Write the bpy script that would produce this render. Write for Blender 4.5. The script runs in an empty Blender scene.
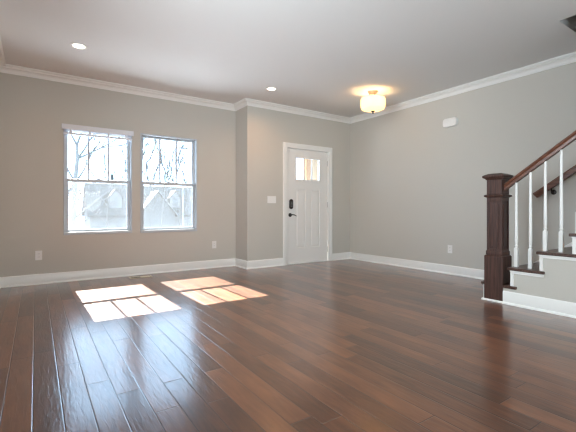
import bpy, bmesh, math, random
from mathutils import Vector, Matrix

sc = bpy.context.scene
COL = sc.collection
R = math.radians

# ------------------------------------------------------------------ measures (metres)
YW, YE, XJ, XR, XL, YB = 5.74, 5.318, 2.823, 5.09, -0.385, -3.6
ZC = 2.733           # ceiling
CAM_H = 0.954

# ------------------------------------------------------------------ camera
cd = bpy.data.cameras.new('camera')
cam = bpy.data.objects.new('camera', cd)
COL.objects.link(cam)
cam.location = (0, 0, CAM_H)
cam.rotation_euler = (R(90), 0, R(-34.22))
cd.sensor_width = 36.0
cd.lens = 370.53 / 576 * 36
cd.shift_y = -6.1 / 576
cd.clip_start = 0.02
cd.clip_end = 400
sc.camera = cam

# ------------------------------------------------------------------ view, world, sun, large lights
sc.view_settings.view_transform = 'Standard'
sc.view_settings.look = 'None'
sc.view_settings.gamma = 1.0
sc.view_settings.use_curve_mapping = False
sc.view_settings.exposure = 0.2
sc.cycles.use_denoising = True
sc.cycles.filter_width = 1.3
sc.cycles.max_bounces = 10
sc.cycles.diffuse_bounces = 6
sc.cycles.transparent_max_bounces = 16
sc.cycles.sample_clamp_indirect = 6.0
sc.cycles.caustics_reflective = False
sc.cycles.caustics_refractive = False

w = bpy.data.worlds.new('sky'); sc.world = w; w.use_nodes = True
bg = w.node_tree.nodes['Background']
bg.inputs['Color'].default_value = (0.60, 0.87, 1.20, 1)
bg.inputs['Strength'].default_value = 5.6

sd = bpy.data.lights.new('sun', 'SUN')
sd.energy = 64.0
sd.color = (1.0, 0.97, 0.93)
sd.angle = R(0.5)
sun = bpy.data.objects.new('sun', sd); COL.objects.link(sun)
sun.location = (0, 20, 20)
sun.rotation_euler = Vector((0.03, -1.13, -1.0)).to_track_quat('-Z', 'Y').to_euler()

def area(name, loc, direction, sx, sy, power, color):
    d = bpy.data.lights.new(name, 'AREA'); d.shape = 'RECTANGLE'
    d.size, d.size_y, d.energy, d.color = sx, sy, power, color
    o = bpy.data.objects.new(name, d); COL.objects.link(o)
    o.location = loc
    o.rotation_euler = Vector(direction).to_track_quat('-Z', 'Y').to_euler()
    return o
# added fill lights on the windowless back wall, for daylight from unseen rooms
area('back_fill', (1.0, YB + 0.03, 1.55), (-0.1, 1, 0.9), 1.9, 1.7, 240, (0.84, 0.95, 1.0))
area('back_fill', (3.0, YB + 0.03, 1.55), (0, 1, 0.9), 1.4, 1.7, 25, (0.95, 0.98, 1.0))
# added fill light on the windowless left wall, for cool side light
area('left_fill', (XL + 0.03, 2.2, 1.55), (1, 0.32, 0.02), 2.2, 1.5, 100, (0.80, 0.92, 1.0)).data.spread = R(125)

# ------------------------------------------------------------------ materials
def nt(name):
    m = bpy.data.materials.new(name); m.use_nodes = True
    n = m.node_tree
    return m, n, n.nodes['Principled BSDF']

def mat(name, col, rough=0.5, var=0.04, scale=30.0, bump=0.0, metal=0.0, stretch=(1, 1, 1), spec=0.5):
    m, n, p = nt(name)
    N = n.nodes.new; L = n.links.new
    g = N('ShaderNodeNewGeometry')
    mp = N('ShaderNodeMapping'); mp.inputs['Scale'].default_value = stretch
    L(g.outputs['Position'], mp.inputs['Vector'])
    t = N('ShaderNodeTexNoise'); t.inputs['Scale'].default_value = scale; t.inputs['Detail'].default_value = 4
    L(mp.outputs['Vector'], t.inputs['Vector'])
    r = N('ShaderNodeMapRange'); r.inputs['To Min'].default_value = 1 - var; r.inputs['To Max'].default_value = 1 + var
    L(t.outputs['Fac'], r.inputs['Value'])
    mx = N('ShaderNodeVectorMath'); mx.operation = 'SCALE'; mx.inputs[0].default_value = col[:3]
    L(r.outputs['Result'], mx.inputs['Scale'])
    L(mx.outputs['Vector'], p.inputs['Base Color'])
    p.inputs['Roughness'].default_value = rough
    p.inputs['Metallic'].default_value = metal
    p.inputs['Specular IOR Level'].default_value = spec
    if bump:
        b = N('ShaderNodeBump'); b.inputs['Strength'].default_value = bump; b.inputs['Distance'].default_value = 0.002
        L(t.outputs['Fac'], b.inputs['Height']); L(b.outputs['Normal'], p.inputs['Normal'])
    return m

def wood(name, c1, c2, axis, rough=0.35):
    m, n, p = nt(name)
    N = n.nodes.new; L = n.links.new
    g = N('ShaderNodeNewGeometry')
    mp = N('ShaderNodeMapping')
    s = [70, 70, 70]; s[axis] = 4
    mp.inputs['Scale'].default_value = s
    L(g.outputs['Position'], mp.inputs['Vector'])
    t = N('ShaderNodeTexNoise'); t.inputs['Scale'].default_value = 1.0; t.inputs['Detail'].default_value = 5
    L(mp.outputs['Vector'], t.inputs['Vector'])
    cr = N('ShaderNodeValToRGB')
    cr.color_ramp.elements[0].position = 0.32; cr.color_ramp.elements[0].color = (*c1, 1)
    cr.color_ramp.elements[1].position = 0.68; cr.color_ramp.elements[1].color = (*c2, 1)
    L(t.outputs['Fac'], cr.inputs['Fac']); L(cr.outputs['Color'], p.inputs['Base Color'])
    p.inputs['Roughness'].default_value = rough
    return m

def floor_material():
    m, n, p = nt('hardwood_planks')
    N = n.nodes.new; L = n.links.new
    def math_(op, a, b=None, c=None):
        k = N('ShaderNodeMath'); k.operation = op
        for i, v in enumerate((a, b, c)):
            if v is None: continue
            if isinstance(v, (int, float)): k.inputs[i].default_value = v
            else: L(v, k.inputs[i])
        return k.outputs[0]
    g = N('ShaderNodeNewGeometry'); sp = N('ShaderNodeSeparateXYZ'); L(g.outputs['Position'], sp.inputs[0])
    X, Y = sp.outputs[0], sp.outputs[1]
    W, PL = 0.1185, 1.15
    u = math_('DIVIDE', math_('ADD', X, 0.013 + 20 * W), W)
    row = math_('FLOOR', u); fu = math_('FRACT', u)
    wn = N('ShaderNodeTexWhiteNoise'); wn.noise_dimensions = '1D'; L(row, wn.inputs['W'])
    v = math_('ADD', math_('DIVIDE', math_('ADD', Y, 20), PL), math_('MULTIPLY', wn.outputs['Value'], 7.31))
    idx = math_('FLOOR', v); fv = math_('FRACT', v)
    cv = N('ShaderNodeCombineXYZ'); L(row, cv.inputs[0]); L(idx, cv.inputs[1])
    w2 = N('ShaderNodeTexWhiteNoise'); w2.noise_dimensions = '2D'; L(cv.outputs[0], w2.inputs['Vector'])
    # grain: noise stretched along the plank, shifted per plank
    sh = N('ShaderNodeVectorMath'); sh.operation = 'MULTIPLY_ADD'
    L(w2.outputs['Color'], sh.inputs[0]); sh.inputs[1].default_value = (9, 9, 9); L(g.outputs['Position'], sh.inputs[2])
    mp = N('ShaderNodeMapping'); mp.inputs['Scale'].default_value = (26, 2.6, 26); L(sh.outputs[0], mp.inputs['Vector'])
    t = N('ShaderNodeTexNoise'); t.inputs['Scale'].default_value = 1.0; t.inputs['Detail'].default_value = 6; t.inputs['Distortion'].default_value = 1.2
    L(mp.outputs['Vector'], t.inputs['Vector'])
    mp3 = N('ShaderNodeMapping'); mp3.inputs['Scale'].default_value = (9, 3.0, 9); L(sh.outputs[0], mp3.inputs['Vector'])
    t3 = N('ShaderNodeTexNoise'); t3.inputs['Scale'].default_value = 1.0; t3.inputs['Detail'].default_value = 3
    L(mp3.outputs['Vector'], t3.inputs['Vector'])
    f = math_('ADD', math_('MULTIPLY', w2.outputs['Value'], 0.36), math_('MULTIPLY', t.outputs['Fac'], 0.42))
    f = math_('ADD', f, math_('MULTIPLY', t3.outputs['Fac'], 0.48))
    cr = N('ShaderNodeValToRGB')
    e = cr.color_ramp.elements
    e[0].position = 0.30; e[0].color = (0.040, 0.018, 0.010, 1)
    e[1].position = 0.88; e[1].color = (0.21, 0.080, 0.036, 1)
    k = e.new(0.58); k.color = (0.112, 0.041, 0.019, 1)
    L(f, cr.inputs['Fac'])
    # seams
    du = math_('MULTIPLY', math_('MINIMUM', fu, math_('SUBTRACT', 1.0, fu)), W)
    dv = math_('MULTIPLY', math_('MINIMUM', fv, math_('SUBTRACT', 1.0, fv)), PL)
    d = math_('MINIMUM', du, dv)
    seam = N('ShaderNodeMapRange'); seam.interpolation_type = 'SMOOTHSTEP'
    seam.inputs['From Min'].default_value = 0.0004; seam.inputs['From Max'].default_value = 0.0022
    L(d, seam.inputs['Value'])
    mx = N('ShaderNodeMix'); mx.data_type = 'RGBA'
    L(seam.outputs['Result'], mx.inputs['Factor']); mx.inputs[6].default_value = (0.02, 0.012, 0.01, 1); L(cr.outputs['Color'], mx.inputs[7])
    L(mx.outputs[2], p.inputs['Base Color'])
    # hand-scraped undulation plus grooves
    mp2 = N('ShaderNodeMapping'); mp2.inputs['Scale'].default_value = (48, 7, 48); L(sh.outputs[0], mp2.inputs['Vector'])
    t2 = N('ShaderNodeTexNoise'); t2.inputs['Scale'].default_value = 1.0; t2.inputs['Detail'].default_value = 2; t2.inputs['Distortion'].default_value = 0.8
    L(mp2.outputs['Vector'], t2.inputs['Vector'])
    gv = N('ShaderNodeMapRange'); gv.interpolation_type = 'SMOOTHSTEP'
    gv.inputs['From Min'].default_value = 0.0; gv.inputs['From Max'].default_value = 0.005
    L(d, gv.inputs['Value'])
    hgt = math_('ADD', math_('MULTIPLY', t2.outputs['Fac'], 0.75), math_('MULTIPLY', gv.outputs['Result'], 0.55))
    b = N('ShaderNodeBump'); b.inputs['Strength'].default_value = 0.55; b.inputs['Distance'].default_value = 0.0026
    L(hgt, b.inputs['Height']); L(b.outputs['Normal'], p.inputs['Normal'])
    rr = N('ShaderNodeMapRange'); rr.inputs['To Min'].default_value = 0.285; rr.inputs['To Max'].default_value = 0.33
    L(t3.outputs['Fac'], rr.inputs['Value']); L(rr.outputs['Result'], p.inputs['Roughness'])
    p.inputs['IOR'].default_value = 1.35
    p.inputs['Coat Weight'].default_value = 0.85
    p.inputs['Coat Roughness'].default_value = 0.17
    p.inputs['Coat IOR'].default_value = 1.52
    L(b.outputs['Normal'], p.inputs['Coat Normal'])
    return m

def glass_material():
    m, n, p = nt('window_glass')
    n.nodes.remove(p)
    N = n.nodes.new; L = n.links.new
    tr = N('ShaderNodeBsdfTransparent'); tr.inputs[0].default_value = (0.95, 0.97, 0.97, 1)
    gl = N('ShaderNodeBsdfGlossy'); gl.inputs['Roughness'].default_value = 0.02
    fr = N('ShaderNodeFresnel'); fr.inputs['IOR'].default_value = 1.12
    mx = N('ShaderNodeMixShader')
    L(fr.outputs[0], mx.inputs[0]); L(tr.outputs[0], mx.inputs[1]); L(gl.outputs[0], mx.inputs[2])
    L(mx.outputs[0], n.nodes['Material Output'].inputs['Surface'])
    return m

def screen_material():
    m, n, p = nt('insect_mesh')
    n.nodes.remove(p)
    N = n.nodes.new; L = n.links.new
    tr = N('ShaderNodeBsdfTransparent')
    df = N('ShaderNodeBsdfDiffuse'); df.inputs[0].default_value = (0.6, 0.62, 0.64, 1)
    tl = N('ShaderNodeBsdfTranslucent'); tl.inputs[0].default_value = (0.15, 0.145, 0.14, 1)
    ad = N('ShaderNodeMixShader'); ad.inputs[0].default_value = 0.5
    mx = N('ShaderNodeMixShader'); mx.inputs[0].default_value = 0.15
    L(df.outputs[0], ad.inputs[1]); L(tl.outputs[0], ad.inputs[2])
    L(tr.outputs[0], mx.inputs[1]); L(ad.outputs[0], mx.inputs[2])
    L(mx.outputs[0], n.nodes['Material Output'].inputs['Surface'])
    return m

def emit(name, col, s):
    m, n, p = nt(name)
    p.inputs['Base Color'].default_value = (0.9, 0.88, 0.82, 1)
    p.inputs['Emission Color'].default_value = (*col, 1)
    p.inputs['Emission Strength'].default_value = s
    p.inputs['Roughness'].default_value = 0.4
    return m

M = dict(
    wall=mat('greige_paint', (0.555, 0.532, 0.483), 0.75, 0.012, 60, 0.05, spec=0.25),
    ceil=mat('ceiling_paint', (0.735, 0.735, 0.72), 0.85, 0.008, 50, 0.03, spec=0.2),
    trim=mat('white_trim_paint', (0.82, 0.815, 0.79), 0.32, 0.01, 20),
    door=mat('white_door_paint', (0.79, 0.775, 0.75), 0.35, 0.012, 25),
    vinyl=mat('white_vinyl', (0.48, 0.52, 0.56), 0.38, 0.01, 20),
    plastic=mat('white_plastic', (0.80, 0.79, 0.77), 0.35, 0.01, 40),
    slot=mat('dark_slot', (0.012, 0.012, 0.012), 0.6),
    bronze=mat('dark_bronze', (0.035, 0.028, 0.025), 0.32, 0.1, 60, metal=0.6),
    nickel=mat('brushed_nickel', (0.50, 0.40, 0.30), 0.3, 0.05, 80, metal=1.0),
    steel=mat('satin_steel', (0.55, 0.54, 0.52), 0.35, 0.05, 80, metal=1.0),
    brass=mat('tan_metal', (0.58, 0.50, 0.38), 0.4, 0.06, 60, metal=0.2),
    newel=wood('dark_stained_wood', (0.034, 0.017, 0.014), (0.098, 0.047, 0.036), 2, 0.36),
    rail=wood('rail_stained_wood', (0.085, 0.032, 0.019), (0.185, 0.075, 0.045), 1, 0.34),
    tread=wood('tread_stained_wood', (0.050, 0.027, 0.021), (0.115, 0.062, 0.048), 0, 0.30),
    floor=floor_material(),
    glass=glass_material(),
    screen=screen_material(),
    lamp=emit('recessed_lamp_glow', (1.0, 0.90, 0.70), 5.0),
    blind=mat('blind_slat', (0.72, 0.74, 0.79), 0.5, 0.01, 20),
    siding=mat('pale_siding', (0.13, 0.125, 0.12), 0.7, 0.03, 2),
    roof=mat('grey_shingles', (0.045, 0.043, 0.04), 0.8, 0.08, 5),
    hglass=mat('house_window_glass', (0.10, 0.10, 0.10), 0.3, 0.02, 3),
    htrim=mat('house_trim', (0.19, 0.185, 0.18), 0.6, 0.02, 3),
    bark=mat('grey_bark', (0.11, 0.105, 0.10), 0.9, 0.12, 9),
    twig=mat('grey_twig', (0.095, 0.092, 0.09), 0.9, 0.1, 9),
    grass=mat('winter_lawn', (0.06, 0.058, 0.05), 0.9, 0.15, 1.5),
    concrete=mat('porch_concrete', (0.42, 0.41, 0.39), 0.8, 0.06, 8),
    bounce=mat('pale_reflector', (0.50, 0.54, 0.58), 0.85, 0.05, 3),
    cedar=mat('tan_post_paint', (0.40, 0.22, 0.115), 0.6, 0.05, 12),
    cream=mat('cream_siding', (0.46, 0.36, 0.25), 0.6, 0.04, 12),
    polem=mat('pole_metal', (0.32, 0.32, 0.34), 0.6, 0.05, 6),
)

M['lamp'].cycles.emission_sampling = 'NONE'

# ------------------------------------------------------------------ builders
WORLD = {}      # object -> world location

class MB:
    """collects shapes in world coordinates; build() links them as one mesh"""
    def __init__(s): s.bm = bmesh.new()
    def add(s, verts, faces):
        vs = [s.bm.verts.new(v) for v in verts]
        for f in faces:
            try: s.bm.faces.new([vs[i] for i in f])
            except ValueError: pass
        return vs
    def box(s, x0, x1, y0, y1, z0, z1):
        s.add([(x, y, z) for x in (x0, x1) for y in (y0, y1) for z in (z0, z1)],
              [(0, 1, 3, 2), (4, 6, 7, 5), (0, 4, 5, 1), (2, 3, 7, 6), (0, 2, 6, 4), (1, 5, 7, 3)])
        return s
    def loft(s, rings, cap=True):
        n = len(rings[0]); base = [s.bm.verts.new(v) for r in rings for v in r]
        for i in range(len(rings) - 1):
            for j in range(n):
                k = (j + 1) % n
                s.bm.faces.new((base[i*n+j], base[i*n+k], base[(i+1)*n+k], base[(i+1)*n+j]))
        if cap:
            s.bm.faces.new(base[:n][::-1]); s.bm.faces.new(base[-n:])
        return s
    def lathe(s, cx, cy, prof, n=24, cap=True):
        return s.loft([[(cx + r*math.cos(2*math.pi*j/n), cy + r*math.sin(2*math.pi*j/n), z) for j in range(n)] for r, z in prof], cap)
    def tube(s, pts, rads, n=8):
        rings = []
        for i, p in enumerate(pts):
            p = Vector(p)
            a = Vector(pts[max(0, i-1)]); b = Vector(pts[min(len(pts)-1, i+1)])
            d = (b - a).normalized()
            u = d.orthogonal().normalized() if abs(d.z) > 0.9 else d.cross(Vector((0, 0, 1))).normalized()
            v = d.cross(u)
            r = rads[i] if isinstance(rads, (list, tuple)) else rads
            rings.append([tuple(p + u*r*math.cos(2*math.pi*j/n) + v*r*math.sin(2*math.pi*j/n)) for j in range(n)])
        return s.loft(rings)
    def prism(s, poly, axis, a0, a1):
        """poly: 2-D points in the two other axes (ascending order), extruded along axis"""
        def P(q, a):
            c = list(q); c.insert(axis, a); return tuple(c)
        return s.loft([[P(q, a0) for q in poly], [P(q, a1) for q in poly]])
    def grid(s, xs, ys, zs, solid):
        """one closed mesh of the solid cells of a grid"""
        vm = {}
        def V(i, j, k):
            if (i, j, k) not in vm: vm[i, j, k] = s.bm.verts.new((xs[i], ys[j], zs[k]))
            return vm[i, j, k]
        nx, ny, nz = len(xs)-1, len(ys)-1, len(zs)-1
        S = lambda i, j, k: 0 <= i < nx and 0 <= j < ny and 0 <= k < nz and solid((xs[i]+xs[i+1])/2, (ys[j]+ys[j+1])/2, (zs[k]+zs[k+1])/2)
        for i in range(nx):
            for j in range(ny):
                for k in range(nz):
                    if not S(i, j, k): continue
                    if not S(i-1, j, k): s.bm.faces.new((V(i,j,k), V(i,j,k+1), V(i,j+1,k+1), V(i,j+1,k)))
                    if not S(i+1, j, k): s.bm.faces.new((V(i+1,j,k), V(i+1,j+1,k), V(i+1,j+1,k+1), V(i+1,j,k+1)))
                    if not S(i, j-1, k): s.bm.faces.new((V(i,j,k), V(i+1,j,k), V(i+1,j,k+1), V(i,j,k+1)))
                    if not S(i, j+1, k): s.bm.faces.new((V(i,j+1,k), V(i,j+1,k+1), V(i+1,j+1,k+1), V(i+1,j+1,k)))
                    if not S(i, j, k-1): s.bm.faces.new((V(i,j,k), V(i,j+1,k), V(i+1,j+1,k), V(i+1,j,k)))
                    if not S(i, j, k+1): s.bm.faces.new((V(i,j,k+1), V(i+1,j,k+1), V(i+1,j+1,k+1), V(i,j+1,k+1)))
        return s
    def build(s, name, m, parent=None, bevel=0.0, smooth=False, seg=2):
        bmesh.ops.recalc_face_normals(s.bm, faces=s.bm.faces[:])
        lo = Vector([min(v.co[i] for v in s.bm.verts) for i in range(3)])
        hi = Vector([max(v.co[i] for v in s.bm.verts) for i in range(3)])
        o0 = Vector(((lo.x+hi.x)/2, (lo.y+hi.y)/2, lo.z))
        bmesh.ops.translate(s.bm, verts=s.bm.verts[:], vec=-o0)
        if bevel:
            es = [e for e in s.bm.edges if len(e.link_faces) == 2 and e.calc_face_angle(0) > R(28)]
            bmesh.ops.bevel(s.bm, geom=es, offset=bevel, segments=seg, profile=0.5, affect='EDGES', clamp_overlap=True)
        me = bpy.data.meshes.new(name); s.bm.to_mesh(me); s.bm.free()
        if smooth:
            for f in me.polygons: f.use_smooth = True
            me.set_sharp_from_angle(angle=R(38))
        me.materials.append(m)
        o = bpy.data.objects.new(name, me); COL.objects.link(o)
        WORLD[o] = o0
        if parent:
            o.parent = parent; o.location = o0 - WORLD[parent]
        else:
            o.location = o0
        return o

def tag(o, label=None, cat=None, group=None, kind=None):
    if label: o['label'] = label
    if cat: o['category'] = cat
    if group: o['group'] = group
    if kind: o['kind'] = kind
    return o

def thing(name, loc, label, cat, group=None, kind=None):
    o = bpy.data.objects.new(name, None); COL.objects.link(o)
    o.location = loc; WORLD[o] = Vector(loc); o.empty_display_size = 0.1
    return tag(o, label, cat, group, kind)

def copy_tree(o, parent=None):
    c = o.copy(); COL.objects.link(c)
    if parent: c.parent = parent
    for ch in [x for x in bpy.data.objects if x.parent == o]:
        copy_tree(ch, c)
    return c

def box(name, m, parent, *b, bevel=0.0):
    return MB().box(*b).build(name, m, parent, bevel)

# ------------------------------------------------------------------ room shell
T = 0.16
W1 = (0.302, 1.160, 0.617, 2.094)
W2 = (1.272, 2.140, 0.612, 2.090)
D1 = (3.592, 4.534, 0.0, 2.044)

box('floor', M['floor'], None, XL - T, XR + T, YB - T, YW + T, -0.20, 0.0)
tag(bpy.data.objects['floor'], 'dark brown hardwood plank floor', 'floor', kind='structure')

OX, OY0, OY1 = 4.07, -2.4, 1.45       # stairwell opening in the ceiling
c = MB().grid([XL - T, OX, XR], [YB - T, OY0, OY1, YW + T], [ZC, ZC + 0.28],
              lambda x, y, z: not (x > OX and OY0 < y < OY1)).build('ceiling', M['ceil'])
tag(c, 'smooth white ceiling with a stairwell opening at the right', 'ceiling', kind='structure')

def wall(name, label, mb, m='wall'):
    return tag(mb.build(name, M[m]), label, 'wall', kind='structure')

def hole(*ops):
    return lambda u, z: any(a < u < b and c0 < z < d for a, b, c0, d in ops)
h = hole(W1, W2)
wall('wall_front', 'greige wall with the two windows', MB().grid([XL - T, W1[0], W1[1], W2[0], W2[1], XJ], [YW, YW + T], [-0.2, W2[2], W1[2], W2[3], W1[3], ZC],
     lambda x, y, z: not h(x, z)))
hd = hole(D1)
wall('wall_entry', 'greige wall around the front door', MB().grid([XJ, D1[0], D1[1], XR], [YE, YE + T], [-0.2, 0, D1[3], ZC],
     lambda x, y, z: not hd(x, z)))
wall('wall_return', 'narrow return wall between window wall and door wall', MB().box(XJ, XJ + T, YE + T, YW + T, -0.2, ZC))
wall('wall_left', 'greige wall at the left edge', MB().box(XL - T, XL, YB, YW, -0.2, ZC))
wall('wall_right', 'long greige wall behind the staircase', MB().box(XR, XR + T, YB - T, YE + T, -0.2, 4.6))
wall('wall_back', 'greige wall behind the viewer', MB().box(XL - T, XR, YB - T, YB, -0.2, ZC))
wall('wall_light_block', 'unseen greige wall added to block back light from the stairwell', MB().box(3.95, 4.05, YB, 1.02, -0.2, ZC))  # added out of view to keep the back fill off the stairwell
# upper stairwell seen through the ceiling opening
wall('wall_stairwell', 'shaded walls of the stairwell above the ceiling opening', MB().grid([OX - 0.1, OX, XR], [OY0 - 0.1, OY0, OY1, OY1 + 0.1], [ZC + 0.28, 4.6, 4.7],
     lambda x, y, z: z > 4.6 or not (x > OX and OY0 < y < OY1)))

# ---- crown, baseboard: profile pieces with mitred ends
def run(mb, A, B, n, prof, ma, mbb):
    A = Vector((*A, 0)); B = Vector((*B, 0)); n = Vector((*n, 0)); t = (B - A).normalized()
    mb.loft([[tuple(A + n*o + t*o*ma + Vector((0, 0, z))) for o, z in prof],
             [tuple(B + n*o - t*o*mbb + Vector((0, 0, z))) for o, z in prof]])
    return mb
CROWN = [(0, 2.640), (0.012, 2.640), (0.012, 2.653), (0.019, 2.653), (0.021, 2.668), (0.031, 2.685), (0.050, 2.697), (0.054, 2.697),
         (0.054, 2.709), (0.066, 2.709), (0.076, 2.716), (0.082, 2.722), (0.082, ZC), (0, ZC)]
BASE = [(0, 0), (0.028, 0), (0.027, 0.010), (0.021, 0.018), (0.014, 0.021), (0.014, 0.112), (0.009, 0.126), (0.004, 0.130), (0, 0.130)]
segs = [('left', (XL, YB), (XL, YW), (1, 0), 1, 1, 'left wall'),
        ('front', (XL, YW), (XJ, YW), (0, -1), 1, 1, 'window wall'),
        ('return', (XJ, YW), (XJ, YE), (-1, 0), 1, -1, 'narrow return wall'),
        ('entry', (XJ, YE), (XR, YE), (0, -1), -1, 1, 'door wall'),
        ('right', (XR, YE), (XR, OY1 + 0.02), (-1, 0), 1, 0, 'right wall')]
for i, (nm, A, B, n, ma, mb_, wl) in enumerate(segs):
    o = run(MB(), A, B, n, CROWN, ma, mb_).build('trim_%d' % (i + 1), M['trim'])
    tag(o, 'white crown moulding along the top of the ' + wl, 'moulding', kind='structure')
CA, CB = 3.508, 4.618        # outer edges of the door casing
for nm, pieces, wl in (('left', [((XL, YB), (XL, YW), (1, 0), 1, 1)], 'left wall'),
                       ('front', [((XL, YW), (XJ, YW), (0, -1), 1, 1)], 'window wall'),
                       ('return', [((XJ, YW), (XJ, YE), (-1, 0), 1, -1)], 'narrow return wall'),
                       ('entry', [((XJ, YE), (CA, YE), (0, -1), -1, 0), ((CB, YE), (XR, YE), (0, -1), 0, 1)], 'door wall'),
                       ('right', [((XR, YE), (XR, 2.16), (-1, 0), 1, 0)], 'right wall')):
    mb = MB()
    for A, B, n, ma, mb_ in pieces: run(mb, A, B, n, BASE, ma, mb_)
    tag(mb.build('baseboard_' + nm, M['trim'], smooth=True), 'white baseboard along the foot of the ' + wl, 'baseboard', kind='structure')

# ---- windows
def window(k, W, label):
    x0, x1, z0, z1 = W
    cx = (x0 + x1) / 2
    r = thing('window_%d' % k, (cx, YW, z0), label, 'window', kind='structure')
    g = 0.001
    # liner in the opening, with its lip standing a little proud of the plaster
    a, b = 0.018, 0.040
    MB().grid([x0 + g, x0 + a, x1 - a, x1 - g], [YW - 0.007, YW + 0.13], [z0 + g, z0 + b, z1 - 0.022, z1 - g],
              lambda x, y, z: not (x0 + a < x < x1 - a and z0 + b < z < z1 - 0.022)).build('window_frame', M['vinyl'], r, 0.003)
    ix0, ix1, iz0, iz1 = x0 + a + g, x1 - a - g, z0 + b + g, z1 - 0.023
    def sash(nm, y0, y1, za, zb, top, bot, st):
        s = MB().grid([ix0, ix0 + st, ix1 - st, ix1], [y0, y1], [za, za + bot, zb - top, zb],
                      lambda x, y, z: not (ix0 + st < x < ix1 - st and za + bot < z < zb - top)).build(nm, M['vinyl'], r, 0.004)
        box('pane', M['glass'], s, ix0 + st - 0.004, ix1 - st + 0.004, (y0+y1)/2 - 0.002, (y0+y1)/2 + 0.002, za + bot - 0.004, zb - top + 0.004)
        return s
    sash('lower_sash', YW + 0.050, YW + 0.080, iz0, 1.378, 0.044, 0.030, 0.040)
    us = sash('upper_sash', YW + 0.083, YW + 0.113, 1.340, iz1, 0.026, 0.042, 0.036)
    u0, u1 = ix0 + 0.036, ix1 - 0.036
    for q in (1, 2):
        mx = u0 + (u1 - u0) * q / 3
        box('muntin', M['vinyl'], us, mx - 0.013, mx + 0.013, YW + 0.089, YW + 0.107, 1.376, iz1 - 0.020, bevel=0.003)
    lk = MB().box(cx - 0.03, cx + 0.03, YW + 0.054, YW + 0.074, 1.3785, 1.388)
    lk.lathe(cx, YW + 0.064, [(0.010, 1.388), (0.010, 1.396), (0.006, 1.398)], 12)
    lk.build('sash_lock', M['vinyl'], r)
    box('insect_screen', M['screen'], r, ix0, ix1, YW + 0.120, YW + 0.122, iz0, 1.362)
    return r
window(1, W1, 'left double-hung white window, under a raised blind')
window(2, W2, 'right double-hung white window, without a blind')

# raised blind at the top of the left window
bx0, bx1 = 0.277, 1.170
vb = thing('window_blind', ((bx0 + bx1)/2, YW, 1.955), 'white slatted blind raised to the top of the left window', 'blind')
box('valance', M['blind'], vb, bx0, bx1, YW - 0.055, YW - 0.043, 2.022, 2.090, bevel=0.003)
box('headrail', M['blind'], vb, bx0 + 0.02, bx1 - 0.02, YW - 0.042, YW - 0.002, 2.046, 2.084, bevel=0.002)
sl = MB()
for i in range(7):
    z = 2.040 - i * 0.0075
    sl.prism([(YW - 0.040, z), (YW - 0.022, z + 0.0025), (YW - 0.006, z), (YW - 0.006, z + 0.002), (YW - 0.022, z + 0.0045), (YW - 0.040, z + 0.002)], 0, bx0 + 0.025, bx1 - 0.025)
sl.build('slats', M['blind'], vb)
box('bottom_rail', M['blind'], vb, bx0 + 0.02, bx1 - 0.02, YW - 0.050, YW - 0.006, 1.958, 1.984, bevel=0.004)
for q in (0.12, 0.37, 0.63, 0.88):
    x = bx0 + (bx1 - bx0) * q
    box('ladder_tape', M['blind'], vb, x - 0.012, x + 0.012, YW - 0.042, YW - 0.0405, 1.984, 2.046)

# ---- front door
dr = thing('door_1', ((D1[0] + D1[1])/2, YE, 0), 'white front door with three panes above two tall panels', 'door', kind='structure')
MB().grid([CA, D1[0] + 0.006, D1[1] - 0.006, CB], [YE - 0.018, YE - 0.0005], [0, D1[3] - 0.006, 2.122],
          lambda x, y, z: not (D1[0] + 0.006 < x < D1[1] - 0.006 and z < D1[3] - 0.006)).build('door_casing', M['trim'], dr, 0.004)
MB().grid([CA + 0.012, CA + 0.052, CB - 0.052, CB - 0.012], [YE - 0.024, YE - 0.018], [0, 2.122 - 0.052, 2.122 - 0.012],
          lambda x, y, z: not (CA + 0.052 < x < CB - 0.052 and z < 2.07)).build('casing_bead', M['trim'], dr, 0.002)
MB().grid([D1[0] + 0.001, D1[0] + 0.012, D1[1] - 0.012, D1[1] - 0.001], [YE + 0.001, YE + 0.15], [0, D1[3] - 0.012, D1[3] - 0.001],
          lambda x, y, z: not (D1[0] + 0.012 < x < D1[1] - 0.012 and z < D1[3] - 0.012)).build('door_jamb', M['trim'], dr, 0.001)
dx0, dx1, dz0, dz1 = D1[0] + 0.015, D1[1] - 0.015, 0.022, D1[3] - 0.016
fy = YE + 0.018                # face of the slab
lite = (3.800, 4.334, 1.490, 1.878)
pans = [(3.800, 4.010, 0.278, 1.325), (4.122, 4.336, 0.278, 1.325)]
def slab(x, y, z):
    if lite[0] < x < lite[1] and lite[2] < z < lite[3]: return False
    if y < fy + 0.009 and any(a < x < b and c0 < z < d for a, b, c0, d in pans): return False
    return True
sl_ = MB().grid([dx0, 3.800, 4.010, 4.122, 4.334, 4.336, dx1], [fy, fy + 0.009, fy + 0.045], [dz0, 0.278, 1.325, 1.490, 1.878, dz1], slab).build('door_slab', M['door'], dr, 0.0025)
for a, b, c0, d in pans:       # raised field inside each recess
    MB().loft([[(a + 0.018, fy + 0.009, c0 + 0.018), (b - 0.018, fy + 0.009, c0 + 0.018), (b - 0.018, fy + 0.009, d - 0.018), (a + 0.018, fy + 0.009, d - 0.018)],
               [(a + 0.036, fy + 0.003, c0 + 0.036), (b - 0.036, fy + 0.003, c0 + 0.036), (b - 0.036, fy + 0.003, d - 0.036), (a + 0.036, fy + 0.003, d - 0.036)]]).build('door_panel', M['door'], sl_)
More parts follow.
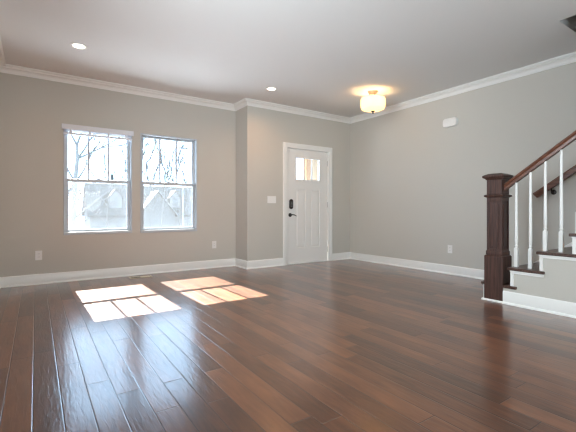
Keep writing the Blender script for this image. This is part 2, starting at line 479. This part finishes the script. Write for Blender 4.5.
MB().grid([lite[0] - 0.022, lite[0] + 0.006, lite[1] - 0.006, lite[1] + 0.022], [fy - 0.010, fy - 0.0002], [lite[2] - 0.022, lite[2] + 0.006, lite[3] - 0.006, lite[3] + 0.022],
          lambda x, y, z: not (lite[0] + 0.006 < x < lite[1] - 0.006 and lite[2] + 0.006 < z < lite[3] - 0.006)).build('pane_frame', M['door'], dr, 0.003)
box('pane', M['glass'], dr, lite[0] + 0.001, lite[1] - 0.001, fy + 0.020, fy + 0.024, lite[2] + 0.001, lite[3] - 0.001)
for q in (1, 2):
    x = lite[0] + (lite[1] - lite[0]) * q / 3
    box('muntin', M['door'], dr, x - 0.012, x + 0.012, fy - 0.004, fy + 0.018, lite[2] + 0.007, lite[3] - 0.007, bevel=0.003)
box('threshold', M['trim'], dr, D1[0] + 0.013, D1[1] - 0.013, YE - 0.012, YE + 0.14, 0.0005, 0.020, bevel=0.004)
# keypad lock: rounded upright plate with raised keypad
def pill(mb, cx, cz, hw, hh, y0, y1, n=10):
    ring = []
    for k in range(2):
        zc = cz + (hh - hw if k == 0 else -(hh - hw))
        for j in range(n + 1):
            a = math.pi * j / n + (0 if k == 0 else math.pi)
            ring.append((cx + hw*math.cos(a), zc + hw*math.sin(a)))
    s = 0.82
    mb.loft([[(x, y1, z) for x, z in ring], [(x, y0 + 0.006, z) for x, z in ring], [(cx + (x-cx)*s, y0, cz + (z-cz)*s) for x, z in ring]])
kp = thing('keypad_lock', (3.690, fy, 0.97), 'black oblong keypad lock on the front door above the lever', 'lock')
m_ = MB(); pill(m_, 3.690, 1.055, 0.036, 0.087, fy - 0.026, fy - 0.0005); m_.build('lock_body', M['bronze'], kp, smooth=True)
kb = MB()
for i in range(4):
    for j in range(2):
        kb.box(3.674 + j*0.018, 3.688 + j*0.018, fy - 0.029, fy - 0.0262, 1.010 + i*0.024, 1.024 + i*0.024)
kb.build('keypad', mat('keypad_grey', (0.16, 0.16, 0.16), 0.4), kp)
lv = thing('door_lever', (3.672, fy, 0.865), 'dark bronze lever handle on the front door under the keypad lock', 'door handle')
MB().loft([[(3.672 + r*math.cos(2*math.pi*j/24), y, 0.865 + r*math.sin(2*math.pi*j/24)) for j in range(24)]
           for r, y in ((0.034, fy - 0.0005), (0.034, fy - 0.006), (0.026, fy - 0.012), (0.012, fy - 0.014), (0.011, fy - 0.045), (0.006, fy - 0.05))]).build('rose', M['bronze'], lv, smooth=True)
MB().tube([(3.668, fy - 0.047, 0.866), (3.690, fy - 0.049, 0.870), (3.725, fy - 0.050, 0.868), (3.758, fy - 0.048, 0.856), (3.780, fy - 0.044, 0.846)],
          [0.009, 0.010, 0.0085, 0.007, 0.006], 10).build('lever', M['bronze'], lv, smooth=True)
for z in (0.22, 1.05, 1.82):
    hg = MB().lathe(D1[1] - 0.012, fy - 0.008, [(0.005, z - 0.050), (0.0062, z - 0.046), (0.0062, z + 0.046), (0.005, z + 0.050)], 12)
    hg.box(D1[1] - 0.014, D1[1] - 0.0125, fy - 0.006, fy + 0.001, z - 0.044, z + 0.044)
    hg.build('hinge', M['steel'], dr, smooth=True)
# small white alarm contact at the top hinge-free corner
sn = thing('door_contact', (3.622, fy, 1.985), 'small white alarm contact at the upper left corner of the front door', 'sensor')
box('contact_body', M['plastic'], sn, 3.615, 3.650, fy - 0.014, fy - 0.0005, 1.962, 2.020, bevel=0.003)
box('contact_magnet', M['plastic'], sn, 3.654, 3.666, fy - 0.010, fy - 0.0005, 1.972, 2.010, bevel=0.002)

# ---- stair: treads, risers, drywall side, trim
RISE, RUN, NOSE = 0.185, 0.26, 0.024
XS = 3.950                       # open side face of the stair
st = thing('staircase', (4.5, 2.0, 0), 'staircase with dark treads and white risers climbing along the right wall', 'staircase')
NT = 6
def nose(n): return 2.124 if n == 1 else 1.846 - RUN * (n - 2)
def top(n): return 0.190 + RISE * (n - 1)
def riser_y(n): return nose(n) - NOSE
TH = 0.028
for n in range(1, NT + 1):
    zt = top(n); back = riser_y(n + 1)
    if n == 1:                   # notched round the newel
        poly = [(3.945, 2.124), (XR - 0.003, 2.124), (XR - 0.003, back + 0.001), (3.960, back + 0.001), (3.960, 1.765), (3.925, 1.765), (3.925, 1.893), (4.150, 1.893), (4.150, 2.100), (3.945, 2.100)]
    else:
        if n > 4: XS_, XO_ = 4.052, 4.052      # behind the added light-blocking wall from here up
        else: XS_, XO_ = XS - 0.0005, 3.925
        ret = nose(n + 1) - 0.092 + NOSE
        poly = [(XO_, nose(n)), (XR - 0.003, nose(n)), (XR - 0.003, back + 0.001), (XS_, back + 0.001)] + ([(XS_, ret), (XO_, ret)] if n < 5 else [])
        if n == 4: poly = [(XO_, nose(n)), (XR - 0.003, nose(n)), (XR - 0.003, back + 0.001), (XO_, back + 0.001)]
    MB().prism(poly, 2, zt - TH, zt).build('tread', M['tread'], st, 0.006)
    r0 = 0.0 if n == 1 else top(n - 1)
    x_left = 3.950 if n == 1 else XS
    y1 = riser_y(n)
    box('riser', M['trim'], st, (4.052 if n > 4 else XS + 0.003 if n > 1 else 3.950), XR - 0.003, y1 - (0.016 if n > 1 else 0.004), y1, r0 + 0.0005, zt - TH - 0.0005)
# drywall side under the treads
prof = [(1.893, 0.0), (1.893, top(1) - TH - 0.001)]
prof += [(riser_y(2) - 0.017, top(1) - TH - 0.001)]
for n in range(2, 5):
    prof += [(riser_y(n) - 0.017, top(n) - TH - 0.001), (riser_y(n + 1) - 0.017, top(n) - TH - 0.001)]
prof[-1] = (1.021, top(4) - TH - 0.001)
prof += [(1.021, 0.0)]
MB().prism([(y, z) for y, z in prof], 0, XS, XS + 0.10).build('stair_side', M['wall'], st)
# white bracket trim below each tread end
for n in range(2, 5):
    yr, zt, zl = riser_y(n) + 0.0, top(n) - TH - 0.001, top(n - 1) + 0.001
    ye = riser_y(n + 1) - 0.035 if n < 4 else 1.03
    t = MB().prism([(yr, zl), (yr, zt), (ye, zt), (ye, zt - 0.030), (yr - 0.030, zt - 0.030), (yr - 0.030, zl)], 0, XS - 0.012, XS - 0.0006)
    t.build('tread_bracket', M['trim'], st, 0.002)
    MB().prism([(yr + 0.003, zt), (ye - 0.004, zt), (ye - 0.004, zt - 0.011), (yr + 0.003, zt - 0.011)], 0, XS - 0.020, XS - 0.0125).build('cove_moulding', M['trim'], st, 0.003)
# painted skirt board up the wall
yb, yt = 2.14, 0.2
k = RISE / RUN
sk = [(2.140, 0.0), (2.140, 0.262), (yt, 0.262 + (2.14 - yt)*k), (yt, 0.0)]
MB().prism(sk, 0, XR - 0.0025, XR - 0.0005).build('skirt_board', M['trim'], st)
bs = run(MB(), (XS, 1.893), (XS, 0.0), (-1, 0), BASE, 0, 0).build('baseboard_stair', M['trim'], smooth=True)
tag(bs, 'white baseboard along the open side of the staircase', 'baseboard', kind='structure')

# ---- railing: newel, handrail, balusters
NX, NY = 4.048, 1.997
rl = thing('stair_railing', (NX, NY, 0), 'staircase railing with dark newel post and white balusters', 'railing')
nb = MB().loft([[(NX + sx*h_, NY + sy*h_, z) for sx, sy in ((-1, -1), (1, -1), (1, 1), (-1, 1))] for h_, z in ((0.095, 0.001), (0.095, 0.468), (0.090, 0.474), (0.080, 0.478))])
nw = nb.build('newel_post', M['newel'], rl, 0.0015)
hs = 0.077
e = [-hs, -hs + 0.012, -hs + 0.021, hs - 0.021, hs - 0.012, hs]
def shaft(x, y, z):
    if 0.545 < z < 1.045:
        ax, ay = abs(x - NX), abs(y - NY)
        if (ax > hs - 0.012 and ay < hs - 0.021) or (ay > hs - 0.012 and ax < hs - 0.021): return False
    return True
MB().grid([NX + q for q in e], [NY + q for q in e], [0.478, 0.545, 1.045, 1.098], shaft).build('newel_shaft', M['newel'], nw, 0.0015)
ins = MB()
for dx, dy in ((-1, 0), (1, 0), (0, -1), (0, 1)):   # raised field in each recessed face
    a, d0, d1 = 0.034, hs - 0.012, hs - 0.002
    if dx: ins.box(NX + dx*d0, NX + dx*d1, NY - a, NY + a, 0.575, 1.015)
    else: ins.box(NX - a, NX + a, NY + dy*d0, NY + dy*d1, 0.575, 1.015)
ins.build('newel_panel', M['newel'], nw, 0.002)
def sq(prof): return MB().loft([[(NX + sx*h_, NY + sy*h_, z) for sx, sy in ((-1, -1), (1, -1), (1, 1), (-1, 1))] for h_, z in prof])
sq([(0.079, 0.480), (0.083, 0.4805), (0.083, 0.515), (0.0815, 0.522), (0.0775, 0.526)]).build('newel_foot', M['newel'], nw, 0.001)
sq([(0.077, 1.084), (0.086, 1.088), (0.096, 1.094), (0.099, 1.102), (0.096, 1.110), (0.086, 1.114), (0.077, 1.116)]).build('newel_collar', M['newel'], nw)
sq([(0.077, 1.1165), (0.077, 1.268)]).build('newel_block', M['newel'], nw, 0.0015)
sq([(0.077, 1.2685), (0.082, 1.272), (0.090, 1.284), (0.106, 1.292), (0.110, 1.300), (0.109, 1.312), (0.104, 1.318), (0.066, 1.336), (0.058, 1.338)]).build('newel_cap', M['newel'], nw)
sh = 0.018
sho = MB()
yy = NY + 0.095
run(sho, (NX - 0.095, NY - 0.095), (NX - 0.095, yy + 0.022), (-1, 0), [(0, 0), (0.016, 0), (0.015, 0.007), (0.010, 0.014), (0, 0.017)], -1, 0)
sho.build('shoe_moulding', M['trim'], nw)
# handrail
HS = 0.725
hprof = [(-0.024, -0.037), (-0.026, -0.012), (-0.020, -0.004), (-0.031, 0.012), (-0.030, 0.026), (-0.016, 0.037), (0.016, 0.037), (0.030, 0.026), (0.031, 0.012), (0.020, -0.004), (0.026, -0.012), (0.024, -0.037)]
RX = NX - 0.004
ya, za, ye_ = NY - hs - 0.0006, 1.193, 1.022
MB().loft([[(RX + a, ya, za + b) for a, b in hprof], [(RX + a, ye_, za + (ya - ye_)*HS + b) for a, b in hprof]]).build('handrail', M['rail'], rl, smooth=True)
# balusters
def baluster(y, z0, nm='baluster'):
    zt = za + (ya - y)*HS - 0.036
    mb = MB()
    b = 0.0165
    mb.box(RX - b, RX + b, y - b, y + b, z0 + 0.0006, z0 + 0.192)
    pr = [(0.0150, z0 + 0.192), (0.0125, z0 + 0.200), (0.0105, z0 + 0.206), (0.0150, z0 + 0.212), (0.0155, z0 + 0.219), (0.0115, z0 + 0.226), (0.0125, z0 + 0.236),
          (0.0150, z0 + 0.262), (0.0152, z0 + 0.33), (0.0135, z0 + 0.50), (0.0115, zt - 0.05), (0.0110, zt - 0.004)]
    mb.lathe(RX, y, pr, 14)
    return mb.build(nm, M['trim'], rl, smooth=True)
for n in range(2, 5):
    y0 = nose(n) - 0.034
    baluster(y0, top(n)); baluster(y0 - 0.131, top(n))

# ---- handrail on the wall
WX = 5.020
wr = thing('wall_handrail', (WX, 1.6, 1.1), 'brown handrail mounted on the right wall behind the balusters', 'handrail')
wprof = [(-0.020, -0.028), (-0.024, -0.004), (-0.024, 0.012), (-0.012, 0.026), (0.012, 0.026), (0.024, 0.012), (0.024, -0.004), (0.020, -0.028)]
wy0, wz0 = 2.035, 1.128
MB().loft([[(WX + a, wy0 + (b * 0.9), wz0 + b - b*0.9*HS*0) for a, b in wprof], [(WX + a, 0.55, wz0 + (wy0 - 0.55)*0.715 + b) for a, b in wprof]]).build('rail', M['rail'], wr, smooth=True)
for y in (1.865, 0.75):
    z = wz0 + (wy0 - y)*0.715 - 0.03
    br = MB().loft([[(x, y + r*math.cos(2*math.pi*j/16), z - 0.055 + r*math.sin(2*math.pi*j/16)) for j in range(16)] for r, x in ((0.030, XR - 0.0005), (0.030, XR - 0.006), (0.018, XR - 0.012))])
    br.tube([(XR - 0.010, y, z - 0.055), (XR - 0.045, y, z - 0.055), (WX + 0.006, y, z - 0.045), (WX, y, z - 0.026), (WX, y, z - 0.002)], 0.008, 8)
    br.build('bracket', M['bronze'], wr, smooth=True)

# ---- ceiling lamps
def recessed(x, y, label):
    r = thing('recessed_light', (x, y, ZC - 0.006), label, 'ceiling light', 'recessed ceiling lights')
    MB().lathe(x, y, [(0.060, ZC - 0.0005), (0.088, ZC - 0.0005), (0.087, ZC - 0.005), (0.064, ZC - 0.007), (0.060, ZC - 0.004), (0.060, ZC - 0.0005)], 36, False).build('trim_ring', M['plastic'], r, smooth=True)
    MB().lathe(x, y, [(0.059, ZC - 0.0007), (0.059, ZC - 0.0035), (0.03, ZC - 0.0045)], 36).build('lens', M['lamp'], r, smooth=True)
    d = bpy.data.lights.new('can_light', 'AREA'); d.shape = 'DISK'; d.size = 0.11; d.energy = 2.5; d.color = (1.0, 0.58, 0.28); d.spread = R(150)
    lo = bpy.data.objects.new('can_light', d); COL.objects.link(lo); lo.parent = r; lo.location = (0, 0, -0.006)
    return r
ra = recessed(0.384, 4.600, 'round recessed ceiling light above the left window')
rb = copy_tree(ra)
for ch_ in rb.children:
    if ch_.type == 'LIGHT':
        ch_.data = ch_.data.copy(); ch_.data.energy = 5.5; ch_.data.color = (1.0, 0.52, 0.22); rb.location = (2.858, 4.636, ZC - 0.006)
rb['label'] = 'round recessed ceiling light nearer the front door, before the wall corner'

FX, FY = 4.185, 3.885
fx = thing('ceiling_fixture', (FX, FY, 2.39), 'lit drum-shaped semi-flush ceiling light near the front door', 'ceiling light')
MB().lathe(FX, FY, [(0.074, ZC - 0.0005), (0.074, ZC - 0.012), (0.066, ZC - 0.024), (0.012, ZC - 0.028)], 32).build('canopy', M['nickel'], fx, smooth=True)
for a in (20, 140, 260):
    x, y = FX + 0.052*math.cos(R(a)), FY + 0.052*math.sin(R(a))
    MB().lathe(x, y, [(0.006, ZC - 0.026), (0.006, 2.600)], 10).build('rod', M['nickel'], fx, smooth=True)
MB().lathe(FX, FY, [(0.020, 2.600), (0.070, 2.600), (0.072, 2.594), (0.070, 2.588), (0.020, 2.588)], 24).build('mounting_plate', M['nickel'], fx, smooth=True)
sm, n_, p_ = nt('shade_glass')
p_.inputs['Base Color'].default_value = (0.92, 0.88, 0.78, 1); p_.inputs['Roughness'].default_value = 0.4
p_.inputs['Emission Color'].default_value = (1.0, 0.66, 0.34, 1); p_.inputs['Emission Strength'].default_value = 1.3
tl_ = n_.nodes.new('ShaderNodeBsdfTranslucent'); tl_.inputs[0].default_value = (0.95, 0.88, 0.74, 1)
mx_ = n_.nodes.new('ShaderNodeMixShader'); mx_.inputs[0].default_value = 0.6
n_.links.new(p_.outputs[0], mx_.inputs[1]); n_.links.new(tl_.outputs[0], mx_.inputs[2]); n_.links.new(mx_.outputs[0], n_.nodes['Material Output'].inputs['Surface'])
sm.cycles.emission_sampling = 'NONE'
MB().lathe(FX, FY, [(0.176, 2.628), (0.183, 2.610), (0.185, 2.560), (0.181, 2.500), (0.168, 2.470), (0.130, 2.452), (0.070, 2.441), (0.020, 2.438), (0.012, 2.438),
                    (0.020, 2.442), (0.070, 2.445), (0.130, 2.456), (0.165, 2.474), (0.177, 2.502), (0.181, 2.560), (0.179, 2.610), (0.173, 2.627)], 48, False).build('lamp_shade', sm, fx, smooth=True)
MB().lathe(FX, FY, [(0.005, 2.588), (0.005, 2.444)], 8).build('stem', M['nickel'], fx)
MB().lathe(FX, FY, [(0.030, 2.4375), (0.028, 2.430), (0.012, 2.424), (0.007, 2.416), (0.011, 2.408), (0.008, 2.398), (0.002, 2.394)], 20).build('finial', M['bronze'], fx, smooth=True)
for i, a in enumerate((80, 260)):
    pl = bpy.data.lights.new('bulb_light', 'POINT'); pl.energy = 4.0; pl.color = (1.0, 0.60, 0.28); pl.shadow_soft_size = 0.035
    po = bpy.data.objects.new('bulb_light', pl); COL.objects.link(po); po.parent = fx
    po.location = Vector((FX + 0.10*math.cos(R(a)), FY + 0.10*math.sin(R(a)), 2.552)) - WORLD[fx]

# ---- small wall things
def outlet(c, axis, label):
    """axis 'y': on a wall facing -Y; axis 'x': on a wall facing -X"""
    r = thing('power_outlet', (c[0], c[1], c[2]), label, 'outlet', 'white duplex wall outlets')
    def B(nm, m, du, dz, z, d0, d1, u=0.0, bev=0.0):
        if axis == 'y': return box(nm, m, r, c[0] + u - du, c[0] + u + du, c[1] - d1, c[1] - d0, c[2] + z - dz, c[2] + z + dz, bevel=bev)
        return box(nm, m, r, c[0] - d1, c[0] - d0, c[1] + u - du, c[1] + u + du, c[2] + z - dz, c[2] + z + dz, bevel=bev)
    B('cover_plate', M['plastic'], 0.037, 0.060, 0, 0.0005, 0.006, bev=0.003)
    for z in (0.020, -0.020):
        s = B('socket', M['plastic'], 0.0165, 0.014, z, 0.0062, 0.0085, bev=0.001)
        WORLD.setdefault(s, WORLD.get(s))
        mb = MB()
        for u in (-0.006, 0.006):
            if axis == 'y': mb.box(c[0] + u - 0.0012, c[0] + u + 0.0012, c[1] - 0.0090, c[1] - 0.0086, c[2] + z - 0.003, c[2] + z + 0.006)
            else: mb.box(c[0] - 0.0090, c[0] - 0.0086, c[1] + u - 0.0012, c[1] + u + 0.0012, c[2] + z - 0.003, c[2] + z + 0.006)
        mb.build('slot', M['slot'], s)
    return r
oa = outlet((0.028, YW, 0.369), 'y', 'white wall outlet left of the two windows')
ob = copy_tree(oa); ob.location = (2.430, YW, 0.381); ob['label'] = 'white wall outlet right of the two windows, near the corner'
outlet((XR, 3.199, 0.371), 'x', 'white wall outlet on the right wall, below the chime box')

sw = thing('light_switch', (3.283, YE, 1.128), 'wide white light switch plate left of the front door', 'light switch')
box('cover_plate', M['plastic'], sw, 3.283 - 0.085, 3.283 + 0.085, YE - 0.006, YE - 0.0005, 1.128 - 0.060, 1.128 + 0.060, bevel=0.003)
for u in (-0.048, 0.0, 0.048):
    MB().prism([(YE - 0.0062, 1.128 - 0.033), (YE - 0.0085, 1.128 - 0.033), (YE - 0.0125, 1.128 + 0.033), (YE - 0.0062, 1.128 + 0.033)], 0, 3.283 + u - 0.0165, 3.283 + u + 0.0165).build('rocker', M['plastic'], sw)

ch = thing('door_chime', (XR, 3.185, 2.19), 'white rounded door chime box high on the right wall', 'door chime')
def rr(cy, cz, hy, hz, r, n=6):
    out = []
    for sy, sz, a0 in ((1, 1, 0), (-1, 1, 90), (-1, -1, 180), (1, -1, 270)):
        for j in range(n + 1):
            a = R(a0 + 90*j/n); out.append((cy + sy*(hy - r) + r*math.cos(a), cz + sz*(hz - r) + r*math.sin(a)))
    return out
hy, hz, cy_, cz_ = 0.112, 0.064, 3.185, 2.248
MB().loft([[(x, a, b) for a, b in rr(cy_, cz_, hy - i, hz - i, 0.042)] for x, i in ((XR - 0.0005, 0.003), (XR - 0.004, 0.0), (XR - 0.036, 0.0), (XR - 0.045, 0.005), (XR - 0.048, 0.014))]).build('chime_cover', M['plastic'], ch, smooth=True)
gr = MB()
for i in range(5): gr.box(XR - 0.0496, XR - 0.0482, cy_ - 0.075, cy_ + 0.075, cz_ - 0.034 + i*0.016, cz_ - 0.028 + i*0.016)
gr.build('grille', M['plastic'], ch)

# floor register by the window wall
vt = thing('floor_register', (1.225, 5.512, 0), 'tan metal floor register with dark slots below the windows', 'floor vent')
vx0, vx1, vy0, vy1 = 1.075, 1.375, 5.452, 5.572
MB().grid([vx0, vx0 + 0.018, vx1 - 0.018, vx1], [vy0, vy0 + 0.018, vy1 - 0.018, vy1], [0.0006, 0.007],
          lambda x, y, z: not (vx0 + 0.018 < x < vx1 - 0.018 and vy0 + 0.018 < y < vy1 - 0.018)).build('register_frame', M['brass'], vt, 0.002)
box('duct_shade', M['slot'], vt, vx0 + 0.0185, vx1 - 0.0185, vy0 + 0.0185, vy1 - 0.0185, 0.0006, 0.0015)  # black sheet painting the shade inside the duct
zig = []                        # closed blades on the right half, the painted duct shade on the left
for i in range(11):
    x = vx0 + 0.150 + i*0.0118
    zig += [(x, 0.0016 + 0.0028), (x + 0.0085, 0.0016 + 0.0014)]
vg = MB().prism([(zig[0][0], 0.0016)] + zig + [(zig[-1][0], 0.0016)], 1, vy0 + 0.0186, vy1 - 0.0186)
vg.build('louvres', M['brass'], vt)

# ------------------------------------------------------------------ outside
gp = [(-60, YW + 0.2, -0.55), (90, YW + 0.2, -0.55), (90, 22, -1.3), (-60, 22, -1.3), (90, 50, -2.2), (-60, 50, -2.2), (110, 160, -2.4), (-60, 160, -2.4)]
gm = MB(); gm.add(gp, [(0, 1, 2, 3), (3, 2, 4, 5), (5, 4, 6, 7)])
tag(gm.build('ground', M['grass']), 'pale winter lawn outside the windows', 'ground', kind='structure')

dv = box('reflector', M['bounce'], None, -8.0, XJ - 0.2, YW + 0.4, 19.0, -1.3, -0.5)  # unseen pale slab added to bounce sunlight up to the ceiling
tag(dv, 'unseen pale driveway before the two windows', 'reflector', kind='structure')

# porch beyond the front door
pd = thing('porch', (4.2, 6.4, -0.2), 'covered porch with tan and cream posts outside the front door', 'porch')
box('porch_slab', M['concrete'], pd, XJ + T + 0.01, 5.9, YE + T + 0.01, 7.6, -0.20, -0.03)
box('porch_roof', M['htrim'], pd, XJ + T + 0.01, 5.9, YE + T + 0.01, 7.7, 2.45, 2.62)
def post(x, y, h_, m, trim_m):
    p = MB().box(x - h_, x + h_, y - h_, y + h_, -0.029, 2.449).build('porch_post', m, pd, 0.004)
    for z0, z1 in ((-0.028, 0.16), (2.32, 2.448)):
        MB().grid([x - h_ - 0.02, x - h_ - 0.001, x + h_ + 0.001, x + h_ + 0.02], [y - h_ - 0.02, y - h_ - 0.001, y + h_ + 0.001, y + h_ + 0.02], [z0, z1],
                  lambda a, b, c_: not (abs(a - x) < h_ and abs(b - y) < h_)).build('post_trim', trim_m, p)
post(4.93, 6.50, 0.065, M['cedar'], M['htrim'])
post(5.23, 6.50, 0.095, M['cream'], M['htrim'])

# houses across the street
def gable(mb, x0, x1, y0, y1, ze, zr, along='x', ov=0.35, th=0.18):
    if along == 'x':
        ym = (y0 + y1)/2; s = (zr - ze)/(ym - y0)
        for y_e, sg in ((y0, 1), (y1, -1)):
            a = (y_e - sg*ov, ze - s*ov)
            mb.prism([a, (ym, zr), (ym, zr + th), (a[0], a[1] + th)], 0, x0 - ov, x1 + ov)
    else:
        xm = (x0 + x1)/2; s = (zr - ze)/(xm - x0)
        for x_e, sg in ((x0, 1), (x1, -1)):
            a = (x_e - sg*ov, ze - s*ov)
            mb.prism([a, (xm, zr), (xm, zr + th), (a[0], a[1] + th)], 1, y0 - ov, y1)
def house(name, label, x0, x1, y0, y1, zg, ze, zr, dormers, front=None, chimney=None, wins=()):
    r = thing(name, ((x0+x1)/2, (y0+y1)/2, zg), label, 'house', 'houses across the street')
    ym = (y0 + y1)/2
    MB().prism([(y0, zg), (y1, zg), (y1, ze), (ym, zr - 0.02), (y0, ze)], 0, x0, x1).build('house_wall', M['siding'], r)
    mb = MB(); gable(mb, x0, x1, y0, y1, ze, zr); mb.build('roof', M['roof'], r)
    for (a, b, zb, zt, zp) in dormers:
        ya = y0 + 0.5
        d = MB().prism([(a, zb), (b, zb), (b, zt), ((a+b)/2, zp), (a, zt)], 1, ya, ym + 0.2).build('dormer', M['htrim'], r)
        mm = MB(); gable(mm, a, b, ya, ym + 0.2, zt, zp + 0.02, 'y', 0.18, 0.12); mm.build('dormer_roof', M['roof'], d)
        c_ = (a + b)/2; hw = (b - a)*0.25
        f = box('dormer_window', M['hglass'], d, c_ - hw, c_ + hw, ya - 0.06, ya - 0.005, zb + 0.25, zt - 0.02)
    if front:
        a, b, zb, zp, dep = front
        g = MB().prism([(a, zg), (b, zg), (b, zb), ((a+b)/2, zp), (a, zb)], 1, y0 - dep, ym).build('front_gable', M['siding'], r)
        mm = MB(); gable(mm, a, b, y0 - dep, ym, zb, zp + 0.02, 'y', 0.35, 0.2); mm.build('gable_roof', M['htrim'], g)
    for (a, b, c0, d0, yy_) in wins:
        wv = box('house_window', M['htrim'], r, a - 0.12, b + 0.12, yy_ - 0.08, yy_ - 0.005, c0 - 0.12, d0 + 0.12)
        box('pane', M['hglass'], wv, a, b, yy_ - 0.10, yy_ - 0.081, c0, d0)
    if chimney:
        a, b, z0, z1 = chimney
        box('chimney', M['roof'], r, a, b, ym - 0.3, ym + 0.3, z0, z1)
    return r
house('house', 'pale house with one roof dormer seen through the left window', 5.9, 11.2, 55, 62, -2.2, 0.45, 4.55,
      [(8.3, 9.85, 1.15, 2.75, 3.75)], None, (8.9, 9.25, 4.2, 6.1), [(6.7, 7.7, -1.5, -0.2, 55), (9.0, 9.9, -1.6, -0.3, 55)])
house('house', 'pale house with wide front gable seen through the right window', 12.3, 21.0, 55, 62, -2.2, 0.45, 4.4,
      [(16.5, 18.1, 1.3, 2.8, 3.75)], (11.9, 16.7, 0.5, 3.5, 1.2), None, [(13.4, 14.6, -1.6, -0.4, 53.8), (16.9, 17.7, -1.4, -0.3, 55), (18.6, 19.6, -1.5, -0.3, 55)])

# bare trees
def tree(name, label, base, trunk, spread, seed, depth=5, fan=0.5, r0=0.1, up=0.25, group='bare trees outside'):
    """trunk: list of points from the base upward; limbs grow from its upper nodes"""
    rnd = random.Random(seed)
    r = thing(name, base, label, 'tree', group)
    pts = [Vector(p) for p in trunk]
    n = len(pts)
    MB().tube([tuple(p) for p in pts], [r0*(1 - 0.55*i/(n-1)) for i in range(n)], 9).build('trunk', M['bark'], r, smooth=True)
    tw = MB()
    def grow(p, d, L, rad, lev):
        q, seq, rr_ = p, [tuple(p)], [rad]
        for s in range(3):
            d = (d + Vector((rnd.uniform(-1, 1), rnd.uniform(-1, 1), rnd.uniform(-0.4, 1)*1.0))*0.08 + Vector((0, 0, up*0.2))).normalized()
            q = q + d*L/3; seq.append(tuple(q)); rr_.append(rad*(1 - 0.18*(s+1)))
        tw.tube(seq, rr_, 5 if lev > 1 else 4)
        if lev <= 0: return
        for j in range(rnd.choice((2, 2, 3))):
            a = rnd.uniform(0, 2*math.pi); o = d.orthogonal().normalized(); o2 = d.cross(o)
            nd = (d + (o*math.cos(a) + o2*math.sin(a))*rnd.uniform(0.6, 1.2)*fan + Vector((0, 0, up*0.4))).normalized()
            st_ = Vector(seq[rnd.choice((2, 3, 3))])
            grow(st_, nd, L*rnd.uniform(0.62, 0.86), max(rad*0.62, base[1]*0.0014), lev-1)
    for i, L, dx, dy, dz in spread:
        grow(pts[i], Vector((dx, dy, dz)).normalized(), L, r0*0.42, depth)
    tw.build('branches', M['twig'], r)
    return r
tree('bare_tree', 'bare tree with forked trunk behind the left window', (1.20, 16.1, -1.0),
     [(1.15, 16.1, -1.05), (1.17, 16.1, 0.6), (1.22, 16.1, 2.0), (1.30, 16.1, 2.9), (1.28, 16.1, 3.4)],
     [(4, 1.3, -0.45, 0.1, 1), (4, 1.4, 0.30, -0.1, 1), (3, 1.3, 0.55, 0.2, 0.85), (3, 1.5, 1.0, 0.4, 0.62), (2, 1.0, -0.6, 0.3, 0.9), (2, 0.9, 0.5, 0.2, 0.7), (1, 1.2, -0.8, 0.3, 0.7), (1, 1.1, 0.7, 0.4, 0.6)], 4, 3, 0.55, 0.105)
tree('bare_tree', 'low bare tree beyond the right half of the left window', (4.1, 28.5, -1.5),
     [(4.1, 28.5, -1.55), (4.1, 28.5, 0.0), (4.15, 28.5, 1.2)],
     [(2, 1.5, -0.8, 0, 1), (2, 1.7, 0.1, 0, 1), (2, 1.6, 0.9, 0, 0.9), (1, 1.7, -1, 0.2, 0.8), (1, 1.7, 1, 0.2, 0.8)], 11, 2, 0.6, 0.09)
tree('bare_tree', 'bare tree in the left third of the right window', (4.9, 22.0, -1.3),
     [(4.9, 22.0, -1.35), (4.9, 22.0, 0.6), (4.95, 22.0, 2.2)],
     [(2, 1.5, -0.25, 0, 1), (2, 1.5, 0.35, 0, 1), (1, 1.5, -0.5, 0.1, 1), (1, 1.6, 0.6, 0.1, 1), (2, 1.3, 0.05, 0.2, 1)], 21, 3, 0.42, 0.06, 0.4)
tree('bare_tree', 'bare leaning tree in the middle of the right window', (4.72, 17.2, -1.0),
     [(4.72, 17.2, -1.05), (4.76, 17.2, 0.7), (4.88, 17.2, 1.85)],
     [(2, 1.28, 0.5, 0, 1), (2, 1.1, 0.15, 0, 1), (1, 1.28, 0.45, 0.1, 1), (1, 0.95, -0.3, 0.1, 1), (2, 0.95, 0.8, 0.2, 0.8)], 33, 3, 0.42, 0.05, 0.4)
tree('bare_tree', 'bare tree behind the street lamp in the right window', (6.3, 19.5, -1.1),
     [(6.3, 19.5, -1.2), (6.3, 19.5, 0.5), (6.34, 19.5, 1.48)],
     [(2, 1.0, -0.4, 0, 1), (2, 0.95, 0.4, 0, 1), (1, 1.1, -0.6, 0.1, 0.9), (1, 1.1, 0.7, 0.1, 0.9)], 44, 3, 0.5, 0.05, 0.35)

tree('bare_tree', 'bushy bare tree far behind the forked trunk, left of the house', (2.4, 34.0, -1.7),
     [(2.4, 34.0, -1.75), (2.4, 34.0, -0.6), (2.44, 34.0, 0.2)],
     [(2, 1.2, -0.8, 0, 1), (2, 1.3, 0.0, 0, 1), (2, 1.2, 0.8, 0, 1), (1, 1.1, -1, 0.2, 0.6), (1, 1.1, 1, 0.2, 0.6)], 52, 3, 0.7, 0.08)
lp = thing('street_lamp', (8.2, 24.66, -1.4), 'tall street lamp with flat head in the right window', 'street lamp')
MB().lathe(8.2, 24.66, [(0.06, -1.42), (0.05, 1.0), (0.032, 5.1)], 10).build('lamp_pole', M['polem'], lp, smooth=True)
MB().loft([[(8.2 + sx*a, 24.66 + sy*a*0.6, z) for sx, sy in ((-1, -1), (1, -1), (1, 1), (-1, 1))] for a, z in ((0.34, 5.10), (0.34, 5.16), (0.10, 5.26), (0.04, 5.34))]).build('lamp_head', M['polem'], lp)
